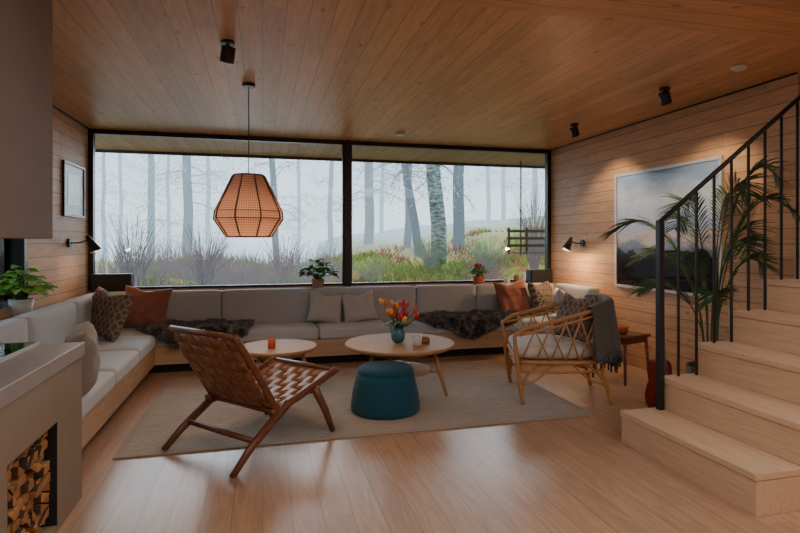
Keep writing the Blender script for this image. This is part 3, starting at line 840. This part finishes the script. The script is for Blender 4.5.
# ------------------------------------------------------------ stairs
st = thing("staircase", "solid pale ash wooden staircase with box steps", "stairs")
SX, RUN, RISE, SY0, SY1 = 2.42, .305, .222, 2.2, 3.26
for i in range(10):
    x0 = SX+RUN*i
    bm = bm_new()
    box(bm, x0, 5.9, SY0, SY1, RISE*i+(.0 if i == 0 else .0005), RISE*(i+1)-.04)
    finish(bm, "riser_block", M_stair, st, bevel=.003)
    bm = bm_new(); box(bm, x0-.008, 5.9, SY0-.004, SY1+.003, RISE*(i+1)-.0375, RISE*(i+1)); finish(bm, "tread", M_stair, st, bevel=.004)
rl = thing("stair_railing", "black metal stair railing with thin vertical balusters", "railing")
ry = 3.21
def railz(x): return 1.535+.765*(x-2.695)
bm = bm_new(); tube(bm, [(2.68, ry, railz(2.68)), (5.2, ry, railz(5.2))], .017, 10); finish(bm, "handrail", M_black, rl)
k = 0; x = 2.695
while x < 5.0:
    i = int((x-SX)/RUN); bm = bm_new(); zb = RISE*(i+1)
    if k == 0: box(bm, x-.02, x+.02, ry-.02, ry+.02, zb, railz(x)+.01)
    else: box(bm, x-.007, x+.007, ry-.007, ry+.007, zb, railz(x))
    finish(bm, "newel_post" if k == 0 else "baluster", M_black, rl)
    x += .1525; k += 1

# ------------------------------------------------------------ pictures
def artmat():
    m, nt, b = newmat("seascape_print"); q = NB(nt)
    tc = q.n("ShaderNodeTexCoord"); sp = q.n("ShaderNodeSeparateXYZ"); q.l(tc.outputs["Object"], sp.inputs[0])
    mp = q.n("ShaderNodeMapping"); q.l(tc.outputs["Object"], mp.inputs[0]); mp.inputs["Scale"].default_value = (1, 1.6, 4)
    n = q.noise(mp.outputs[0], 2.2, 5, .6)
    z = q.math('ADD', q.math('MULTIPLY', sp.outputs[2], .77), q.math('MULTIPLY', q.math('SUBTRACT', n, .5), .35))
    z = q.math('ADD', z, .5)
    c = q.ramp(z, [(.08, srgb(44, 50, 64)), (.22, srgb(84, 104, 134)), (.36, srgb(130, 140, 160)), (.43, srgb(222, 196, 184)), (.52, srgb(180, 202, 232)), (.74, srgb(220, 232, 248)), (.92, srgb(146, 178, 216))])
    n2 = q.noise(tc.outputs["Object"], 5, 4)
    hd = q.math('LESS_THAN', q.math('ADD', sp.outputs[2], q.math('MULTIPLY', n2, -.4)), -.45)
    c = q.mix(hd, c, srgb(34, 34, 40))
    q.l(c, b.inputs["Base Color"]); b.inputs["Roughness"].default_value = .05; return m
e = thing("framed_picture", "large framed seascape print in pale frame on the wood wall", "picture", (XR-.001, 4.75, 1.52))
bm = bm_new(); box(bm, -.018, -.014, -.73, .73, -.62, .62); finish(bm, "print", artmat(), e)
bm = bm_new()
for b in ((-.03, 0, -.76, .76, .62, .65), (-.03, 0, -.76, .76, -.65, -.62), (-.03, 0, -.76, -.73, -.62, .62), (-.03, 0, .73, .76, -.62, .62)): box(bm, *b)
finish(bm, "frame", M_alu, e)
bm = bm_new(); box(bm, -.014, 0, -.73, .73, -.62, .62); finish(bm, "backing", M_paper, e)
e = thing("framed_picture", "small black framed landscape print on the side wall", "picture", (XL+.001, 6.48, 1.94))
bm = bm_new()
for b in ((0, .025, -.33, .33, .26, .285), (0, .025, -.33, .33, -.285, -.26), (0, .025, -.33, -.305, -.26, .26), (0, .025, .305, .33, -.26, .26)): box(bm, *b)
finish(bm, "frame", M_black, e)
bm = bm_new(); box(bm, 0, .012, -.305, .305, -.26, .26); finish(bm, "mat_board", plain("mat_board", srgb(180, 184, 188), .4), e)
bm = bm_new(); box(bm, .012, .014, -.2, .2, -.16, .16); finish(bm, "print", plain("blue_grey_print", srgb(110, 124, 136), .3, 0, 7, .6, 0), e)

# ------------------------------------------------------------ lamps
def light(name, typ, loc, energy, col, size=.03, rot=None, parent=None, spot=None):
    L = D.lights.new(name, typ); L.energy = energy; L.color = col
    if typ == 'SPOT': L.spot_size = spot; L.spot_blend = .6; L.shadow_soft_size = size
    elif typ == 'POINT': L.shadow_soft_size = size
    ob = D.objects.new(name, L); COL.objects.link(ob); ob.location = loc
    if rot: ob.rotation_euler = rot
    if parent: ob.parent = parent
    return ob
WARM = (1, .62, .32)
pl = thing("pendant_lamp", "faceted pendant lamp with woven pinkish-brown fabric shade and wood ribs", "lamp", (-.11, 4.67, ZC))
bm = bm_new(); lathe(bm, [(.05, -.03), (.052, -.025), (.052, 0)], 24); finish(bm, "ceiling_rose", M_black, pl)
bm = bm_new(); tube(bm, [(0, 0, -.03), (0, 0, -.98)], .004, 6); finish(bm, "cord", M_black, pl)
bm = bm_new(); lathe(bm, [(.02, -1.05), (.022, -.98), (.012, -.96)], 16); finish(bm, "socket", M_black, pl)
ns = 9
pr = [(.13, -.765), (.277, -1.065), (.284, -1.125), (.185, -1.275)]
ph0 = .18
def lathe_ph(bm, prof, n, cap=False):
    rings = [[bm.verts.new((r*math.cos(2*pi*k/n+ph0), r*math.sin(2*pi*k/n+ph0), z)) for k in range(n)] for r, z in prof]
    for a, b in zip(rings[:-1], rings[1:]):
        for k in range(n): bm.faces.new((a[k], a[(k+1) % n], b[(k+1) % n], b[k]))
bm = bm_new(); lathe_ph(bm, pr, ns); sh = finish(bm, "lamp_shade", M_shade, pl)
bm = bm_new()
for kx in range(ns):
    a = 2*pi*kx/ns+ph0; tube(bm, [(r*1.01*math.cos(a), r*1.01*math.sin(a), z) for r, z in pr], .0065, 6)
for r, z in (pr[0], pr[3], pr[1], pr[2]): tube(bm, [(r*math.cos(2*pi*q/ns+ph0), r*math.sin(2*pi*q/ns+ph0), z) for q in range(ns)], .006 if r < .25 else .0035, 6, True)
tube(bm, [(-.125, 0, -.77), (.125, 0, -.77)], .004, 6); tube(bm, [(0, -.125, -.77), (0, .125, -.77)], .004, 6)
finish(bm, "shade_frame", wood("lamp_rib_wood", srgb(70, 44, 34), .5), pl)
bm = bm_new(); bmesh.ops.create_uvsphere(bm, u_segments=16, v_segments=10, radius=.045); finish(bm, "bulb", emis("bulb_glow", (1, .6, .3), 12), pl, loc=(0, 0, -1.09), smooth=True)
light("pendant_light", 'POINT', (-.11, 4.67, ZC-1.155), 9, (1, .64, .38), .04)

def walllamp(loc, sx, label, tipdir):
    e = thing("wall_lamp", label, "lamp", loc)
    bm = bm_new(); lathe(bm, [(.045, 0), (.045, .02), (.04, .025)], 24); finish(bm, "wall_plate", M_black, e, rot=(0, sx*pi/2, 0))
    bm = bm_new(); j = Vector((sx*.20, tipdir*.05, .03)); tube(bm, catmull([(sx*.02, 0, 0), (sx*.10, 0, .0), (sx*.16, tipdir*.03, .02), j], 4), .007, 8); finish(bm, "arm", M_black, e)
    ax = Vector((sx*.45, tipdir*.1, -.9)).normalized()
    q = Vector((0, 0, 1)).rotation_difference(ax)
    bm = bm_new(); lathe(bm, [(.02, -.05), (.024, -.02), (.062, .13), (.058, .13), (.02, -.018)], 24)
    s = finish(bm, "shade", M_black, e, loc=j); s.rotation_euler = q.to_euler()
    bm = bm_new(); bmesh.ops.create_uvsphere(bm, u_segments=12, v_segments=8, radius=.025); 
    finish(bm, "bulb", emis("warm_bulb", (1, .7, .4), 20), e, loc=j+ax*.06, smooth=True)
    return Vector(loc)+j+ax*.135
p1 = walllamp((XL, 6.33, 1.38), 1, "black metal wall reading lamp with conical shade on side wall", .2)
p2 = walllamp((XR, 6.2, 1.37), -1, "lit black metal wall reading lamp with conical shade", -.2)
light("wall_lamp_light", 'POINT', p2, 24, WARM, .03)
light("wall_lamp_light", 'POINT', p1, 3, WARM, .03)
M_lens = plain("dark_lens", (.05, .04, .035), .2)
def spotlamp(x, y, rx, ry_, label, en, sc=1):
    e = thing("ceiling_spotlight", label, "lamp", (x, y, ZC))
    bm = bm_new(); lathe(bm, [(.045, -.02), (.045, 0)], 24); tube(bm, [(0, 0, -.02), (0, 0, -.035)], .012, 8); finish(bm, "mount", M_black, e)
    bm = bm_new(); lathe(bm, [(.042, -.055), (.046, -.05), (.046, .045), (.042, .05)], 28); h = finish(bm, "spot_head", M_black, e, loc=(0, 0, -.085), rot=(rx, ry_, 0))
    bm = bm_new(); lathe(bm, [(.03, -.002), (.03, 0)], 24); finish(bm, "lens", M_lens, h, loc=(0, 0, -.0555))
    if en:
        d = Euler((rx, ry_, 0)).to_matrix() @ Vector((0, 0, -1))
        light("spot_beam", 'SPOT', Vector((x, y, ZC-.085))+d*.075, en, (1, .74, .48), .03, (rx, ry_, 0), spot=1.7)
spotlamp(-.22, 3.72, .2, .15, "black cylindrical ceiling spotlight on the wood ceiling", 24)
spotlamp(3.34, 3.92, .15, -.45, "black cylindrical ceiling spotlight aimed at the picture wall", 30)
spotlamp(3.39, 5.38, .1, -.45, "black ceiling spotlight near the wood wall", 30)
for x, y, r in ((3.46, 3.29, .055), (1.62, 6.35, .06)):
    bm = bm_new(); lathe(bm, [(r*.7, -.03), (r, -.018), (r, 0)], 28); finish(bm, "smoke_detector", M_wpot, loc=(x, y, ZC-.001), label="round white smoke detector on the ceiling", category="smoke detector")
def area(loc, rot, sx, sy, en, col):
    L = D.lights.new("added_fill_light", 'AREA'); L.shape = 'RECTANGLE'; L.size = sx; L.size_y = sy; L.energy = en; L.color = col
    o = D.objects.new("added_fill_light", L); COL.objects.link(o); o.location = loc; o.rotation_euler = rot
area((1.6, .5, ZC-.09), (0, 0, 0), 5.0, 2.6, 90, (1, .95, .9))  # unseen fill lamp added overhead to brighten the foreground, no fitting there
L = D.lights.new("hazy_sun", 'SUN'); L.energy = 6.0; L.angle = math.radians(70); L.color = (.86, .94, 1)
o = D.objects.new("hazy_sun", L); COL.objects.link(o); o.location = (0, 12, 8); o.rotation_euler = (math.radians(-66), 0, math.radians(-8))

# ------------------------------------------------------------ exterior
FOG_GLOW = (.58, .77, .92); FS = 1.55  # fog colour and glow strength, mixed into outdoor materials to imitate haze
def fog_mixed(name, col, f, scale=6, var=.35, zs=1.):
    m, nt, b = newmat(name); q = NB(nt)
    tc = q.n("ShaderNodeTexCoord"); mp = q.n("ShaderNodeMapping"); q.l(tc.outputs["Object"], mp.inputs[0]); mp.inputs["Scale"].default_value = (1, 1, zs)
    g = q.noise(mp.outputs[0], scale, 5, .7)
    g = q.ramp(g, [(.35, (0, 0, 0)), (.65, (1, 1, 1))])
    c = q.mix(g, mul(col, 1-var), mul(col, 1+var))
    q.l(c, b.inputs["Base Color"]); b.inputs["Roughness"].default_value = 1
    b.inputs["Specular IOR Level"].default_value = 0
    out = nt.nodes["Material Output"]; em = q.n("ShaderNodeEmission"); em.inputs[0].default_value = (*FOG_GLOW, 1)
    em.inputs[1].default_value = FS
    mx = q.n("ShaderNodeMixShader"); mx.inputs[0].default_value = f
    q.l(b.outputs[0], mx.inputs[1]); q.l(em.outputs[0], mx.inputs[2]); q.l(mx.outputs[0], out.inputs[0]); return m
def terr(x, y):
    yy = y-7.6
    base = .42+.055*min(yy, 7)
    rise = max(0, (x-.6))*.135*min(1, yy/5)
    n = .16*math.sin(x*1.3+y*.7)*math.cos(y*.9-x*.4)+.07*math.sin(x*3.1)*math.sin(y*2.7)
    far = max(0, yy-7)
    drop = -far*.10 if x < 3 else far*.02
    return min(base+rise, 2.1)+n*min(1, yy/1.5+.2)+drop
bm = bm_new(); gx, gy = 90, 60; g = []
for i in range(gx+1):
    x = -14+34*i/gx; g.append([bm.verts.new((x, 7.3+22*(j/gy)**1.5, terr(x, 7.3+22*(j/gy)**1.5))) for j in range(gy+1)])
for i in range(gx):
    for j in range(gy):
        f = bm.faces.new((g[i][j], g[i+1][j], g[i+1][j+1], g[i][j+1])); f.smooth = True
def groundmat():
    m, nt, b = newmat("moss_heather_painted_fog"); q = NB(nt)
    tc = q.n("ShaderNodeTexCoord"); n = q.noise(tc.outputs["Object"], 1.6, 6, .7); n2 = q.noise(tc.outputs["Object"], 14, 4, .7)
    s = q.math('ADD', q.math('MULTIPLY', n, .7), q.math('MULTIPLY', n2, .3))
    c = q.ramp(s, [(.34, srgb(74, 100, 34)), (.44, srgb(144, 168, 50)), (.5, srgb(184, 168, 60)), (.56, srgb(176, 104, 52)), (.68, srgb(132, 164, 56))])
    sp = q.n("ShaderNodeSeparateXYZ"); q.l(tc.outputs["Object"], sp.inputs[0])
    f = q.math('MULTIPLY', q.math('SUBTRACT', sp.outputs[1], 10.5), .07); f = q.math('MINIMUM', q.math('MAXIMUM', f, 0.02), .97)  # haze painted on: ground blends into fog-coloured glow farther out
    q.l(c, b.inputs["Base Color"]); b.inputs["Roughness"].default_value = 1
    out = nt.nodes["Material Output"]; em = q.n("ShaderNodeEmission"); em.inputs[0].default_value = (*FOG_GLOW, 1); em.inputs[1].default_value = FS
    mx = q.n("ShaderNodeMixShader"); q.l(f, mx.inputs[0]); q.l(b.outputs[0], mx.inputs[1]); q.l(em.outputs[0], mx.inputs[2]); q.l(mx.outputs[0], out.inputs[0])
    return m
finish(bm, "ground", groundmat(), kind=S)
def tufts(name, n, xr, yr, hr, wid, mat, label, cat, seed, lean=.25, patch=None):
    rr = random.Random(seed); bm = bm_new()
    for k in range(n):
        x = rr.uniform(*xr); y = rr.uniform(*yr); z = terr(x, y)-.03; h = rr.uniform(*hr)
        if patch is not None:
            pn = mnoise.noise(Vector((x*.8+patch, y*.8, patch)))
            if pn < 0: continue
            h *= 1+1.8*pn
        dx, dy = rr.uniform(-lean, lean)*h, rr.uniform(-lean, lean)*h
        a = rr.uniform(0, pi); sx, sy = math.cos(a)*wid, math.sin(a)*wid
        v = [bm.verts.new((x-sx, y-sy, z)), bm.verts.new((x+sx, y+sy, z)), bm.verts.new((x+dx*.4+sx*.8, y+dy*.4+sy*.8, z+h*.6)), bm.verts.new((x+dx*.4-sx*.8, y+dy*.4-sy*.8, z+h*.6)), bm.verts.new((x+dx, y+dy, z+h))]
        bm.faces.new(v[:4]); bm.faces.new((v[3], v[2], v[4]))
    ob = finish(bm, name, mat, label=label, category=cat); ob["kind"] = "stuff"
tufts("heather", 16000, (-3, 9), (7.9, 14), (.06, .18), .013, fog_mixed("heather_leaves", srgb(152, 172, 60), .03, 3, .4), "yellow-green mossy undergrowth outside the window", "undergrowth", 4, .8, patch=3.3)
tufts("rusty_heather", 9000, (-3, 9), (7.9, 14), (.06, .15), .012, fog_mixed("rusty_heather_leaves", srgb(172, 104, 62), .04, 3, .4), "rusty orange heather undergrowth outside the window", "undergrowth", 14, .8, patch=11.7)
tufts("dry_grass", 2600, (-2.8, 1.4), (8.5, 12.0), (.35, .9), .005, fog_mixed("dry_grass_blades", srgb(142, 98, 82), .15, 3, .3), "tall dry reddish grass in the mist", "grass", 5, .3)
def wpos(px, d):
    u = (px-400)/540; return (d*(.247+.969*u), d*(.969-.247*u))
def foliage_cluster(bm, c, r, n, rr, sz=1.):
    for k in range(n):
        v = Vector((rr.gauss(0, 1), rr.gauss(0, 1), rr.gauss(0, .55)))*r*.5+Vector(c)
        d = Vector((rr.uniform(-1, 1), rr.uniform(-1, 1), rr.uniform(-.6, .3)))*rr.uniform(.12, .24)*sz
        s = d.cross(Vector((0, 0, 1))); s = s.normalized()*.018*sz
        bm.faces.new((bm.verts.new(v-s), bm.verts.new(v+s), bm.verts.new(v+d)))
trunks = [(104, 23, 4, 0), (120, 26, 4, 0), (150, 19, 7, 0), (168, 27, 4, 0), (187, 17, 9, 0), (208, 26, 5, 0), (277, 14, 6, -1), (298, 25, 4, 0), (331, 20, 5, 0), (368, 17, 9, 0), (382, 26, 4, 0), (406, 14.5, 7, 1), (418, 13.5, 8, -3), (438, 11.5, 15, -.6), (459, 13.5, 11, .5), (488, 25, 4, 0), (504, 27, 4, 0), (534, 22, 5, 0)]
mats_t = {}
for i, (px, d, wpx, lean) in enumerate(trunks):
    x, y = wpos(px, d); rr = random.Random(i+50)
    f = min(.85, max(.1, (d-9)/19)); f = round(f, 1)  # share of haze painted into the bark, more with distance
    birch = (px == 438)
    if birch:
        m_, nt, b = newmat("birch_trunk"); q = NB(nt); tc = q.n("ShaderNodeTexCoord"); mp = q.n("ShaderNodeMapping"); mp.inputs["Scale"].default_value = (3, 3, 9); q.l(tc.outputs["Object"], mp.inputs[0])
        n_ = q.noise(mp.outputs[0], 2.2, 5, .75); c = q.ramp(n_, [(.38, srgb(76, 86, 82)), (.5, srgb(140, 152, 146)), (.62, srgb(200, 210, 206))]); q.l(c, b.inputs["Base Color"]); b.inputs["Roughness"].default_value = .9
        mt = m_
    else:
        if f not in mats_t: mats_t[f] = fog_mixed("fog_painted_bark_%d" % int(f*10), srgb(62, 74, 82), f, 9, .5, .25)
        mt = mats_t[f]
    r0 = wpx/2*d/540; zb = terr(x, y)-.3; H = 8.5
    e = thing("tree", ("birch tree with mottled white bark outside the window" if birch else ("slender dark pine trunk standing in mist" if d < 18 else "faint pine tree with fog haze painted into its colours")), "tree", (x, y, zb))
    pts = [Vector((lean*.35*(q/8)+rr.uniform(-.05, .05), rr.uniform(-.05, .05), H*q/8)) for q in range(9)]
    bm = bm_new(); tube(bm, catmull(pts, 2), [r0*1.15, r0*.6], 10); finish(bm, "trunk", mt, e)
    bb = bm_new(); fb = bm_new()
    for k in range(20):
        h = rr.uniform(.2, .7)*H; a = rr.uniform(0, 2*pi); L = rr.uniform(.5, 1.5)
        c0 = pts[min(8, int(h/H*8))].copy(); c0.z = h
        p2_ = c0+Vector((math.cos(a)*L, math.sin(a)*L, rr.uniform(-.5, .25)))
        mid = (c0+p2_)/2+Vector((0, 0, .12))
        tube(bb, catmull([c0, mid, p2_], 3), [r0*.16, .005], 5)
        for w_ in range(6):
            s0 = mid.lerp(p2_, rr.uniform(0, 1)); tube(bb, [s0, s0+Vector((rr.uniform(-.35, .35), rr.uniform(-.35, .35), rr.uniform(-.35, .3)))], [.007, .003], 3)
        if k % 3: foliage_cluster(fb, p2_, .9, 90, rr); foliage_cluster(fb, mid, .7, 45, rr)
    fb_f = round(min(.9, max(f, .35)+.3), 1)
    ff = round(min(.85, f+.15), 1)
    if ("b", ff) not in mats_t: mats_t[("b", ff)] = fog_mixed("fog_painted_branch_%d" % int(ff*10), srgb(70, 80, 84), ff)
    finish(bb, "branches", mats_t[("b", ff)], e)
    if ("l", fb_f) not in mats_t: mats_t[("l", fb_f)] = fog_mixed("fog_painted_needles_%d" % int(fb_f*10), srgb(84, 104, 94), fb_f)
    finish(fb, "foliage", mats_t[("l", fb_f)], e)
sb = thing("swing_bench", "weathered dark wood porch bench hanging on chains", "bench", (4.28, 8.0, 0))
mb = plain("weathered_wood", srgb(96, 82, 70), .9, 0, 20, .4, .3)
bm = bm_new()
for i in range(4): box(bm, -.36, .4, -.2+i*.11, -.12+i*.11, 1.2, 1.215)
finish(bm, "seat", mb, sb)
bm = bm_new()
for i in range(3): box(bm, -.36, .4, .2, .215, 1.3+i*.12, 1.345+i*.12)
for s in (-.32, 0, .36): box(bm, s-.018, s+.018, .215, .235, 1.18, 1.62)
finish(bm, "backrest", mb, sb)
for s in (-.31, .38):
    bm = bm_new(); z = 1.2; k = 0
    while z < 2.66:
        ring = [(.012*math.cos(t)*(1 if k % 2 else 0), .012*math.cos(t)*(0 if k % 2 else 1), .026*math.sin(t)) for t in [2*pi*q/10 for q in range(10)]]
        tube(bm, [Vector(p_)+Vector((s, -.18, z)) for p_ in ring], .006, 5, True); z += .038; k += 1
    finish(bm, "chain", M_black, sb)
for (x, y, sd, hh, col, lb) in ((4.95, 9.2, 5, 1.8, (130, 68, 58), "bare reddish twiggy shrub outside the window"), (-.9, 9.2, 6, 1.1, (130, 84, 70), "low bare reddish shrub in the mist"), (-1.9, 8.9, 9, 1.3, (110, 86, 70), "tall bare brown shrub by the window"), (3.3, 10.5, 7, .7, (124, 130, 58), "low green-brown shrub on the mossy slope"), (5.9, 10.6, 8, 1.2, (104, 128, 60), "green leafy shrub on the slope"), (1.9, 9.6, 10, .55, (150, 152, 62), "low yellow-green shrub on the slope"), (4.3, 9.9, 11, .7, (112, 140, 56), "leafy green shrub near the swing bench"), (.4, 10.2, 12, 1.1, (130, 90, 76), "twiggy brown shrub in the mist"), (3.9, 8.9, 13, .7, (150, 84, 56), "low rusty red shrub on the slope")):
    e = thing("shrub", lb, "shrub", (x, y, terr(x, y)))
    bm = bm_new(); rr = random.Random(sd); leafy = sd in (7, 8, 10, 11, 13); fl_ = bm_new()
    for k in range(100):
        a = rr.uniform(0, 2*pi); L = rr.uniform(.4, 1)*hh; s = rr.uniform(.15, .5)*min(1, hh)*(1.6 if leafy else 1)
        tube(bm, catmull([(0, 0, -.1), (math.cos(a)*s*.4, math.sin(a)*s*.4, L*.5), (math.cos(a)*s+rr.uniform(-.1, .1), math.sin(a)*s, L)], 3), [.006, .002], 4)
        if leafy: foliage_cluster(fl_, (math.cos(a)*s*.8, math.sin(a)*s*.8, L*.85), .16, 16, rr, .3)
    mm_ = fog_mixed("shrub_twigs", srgb(*col), .1); finish(bm, "twigs", mm_, e)
    if leafy: finish(fl_, "foliage", mm_, e)
    else: fl_.free()

# ------------------------------------------------------------ world
w = D.worlds.new("misty_sky"); bpy.context.scene.world = w; w.use_nodes = True; nt = w.node_tree; q = NB(nt)
bg = nt.nodes["Background"]; tc = q.n("ShaderNodeTexCoord"); sp = q.n("ShaderNodeSeparateXYZ"); q.l(tc.outputs["Generated"], sp.inputs[0])
c = q.ramp(q.math('ADD', q.math('MULTIPLY', sp.outputs[2], .5), .5), [(.45, (.58, .74, .87)), (.53, (.78, .93, 1.)), (.62, (.58, .78, .95)), (1., (.60, .79, .96))])
q.l(c, bg.inputs[0]); bg.inputs[1].default_value = 2.05

# ------------------------------------------------------------ camera
cam = D.cameras.new("camera"); co = D.objects.new("camera", cam); COL.objects.link(co)
co.location = (0, 0, 1.4); co.rotation_euler = (pi/2, 0, -math.radians(14.3)); cam.lens = 24.3; cam.sensor_width = 36; cam.shift_y = -.032; cam.clip_end = 200
bpy.context.scene.camera = co
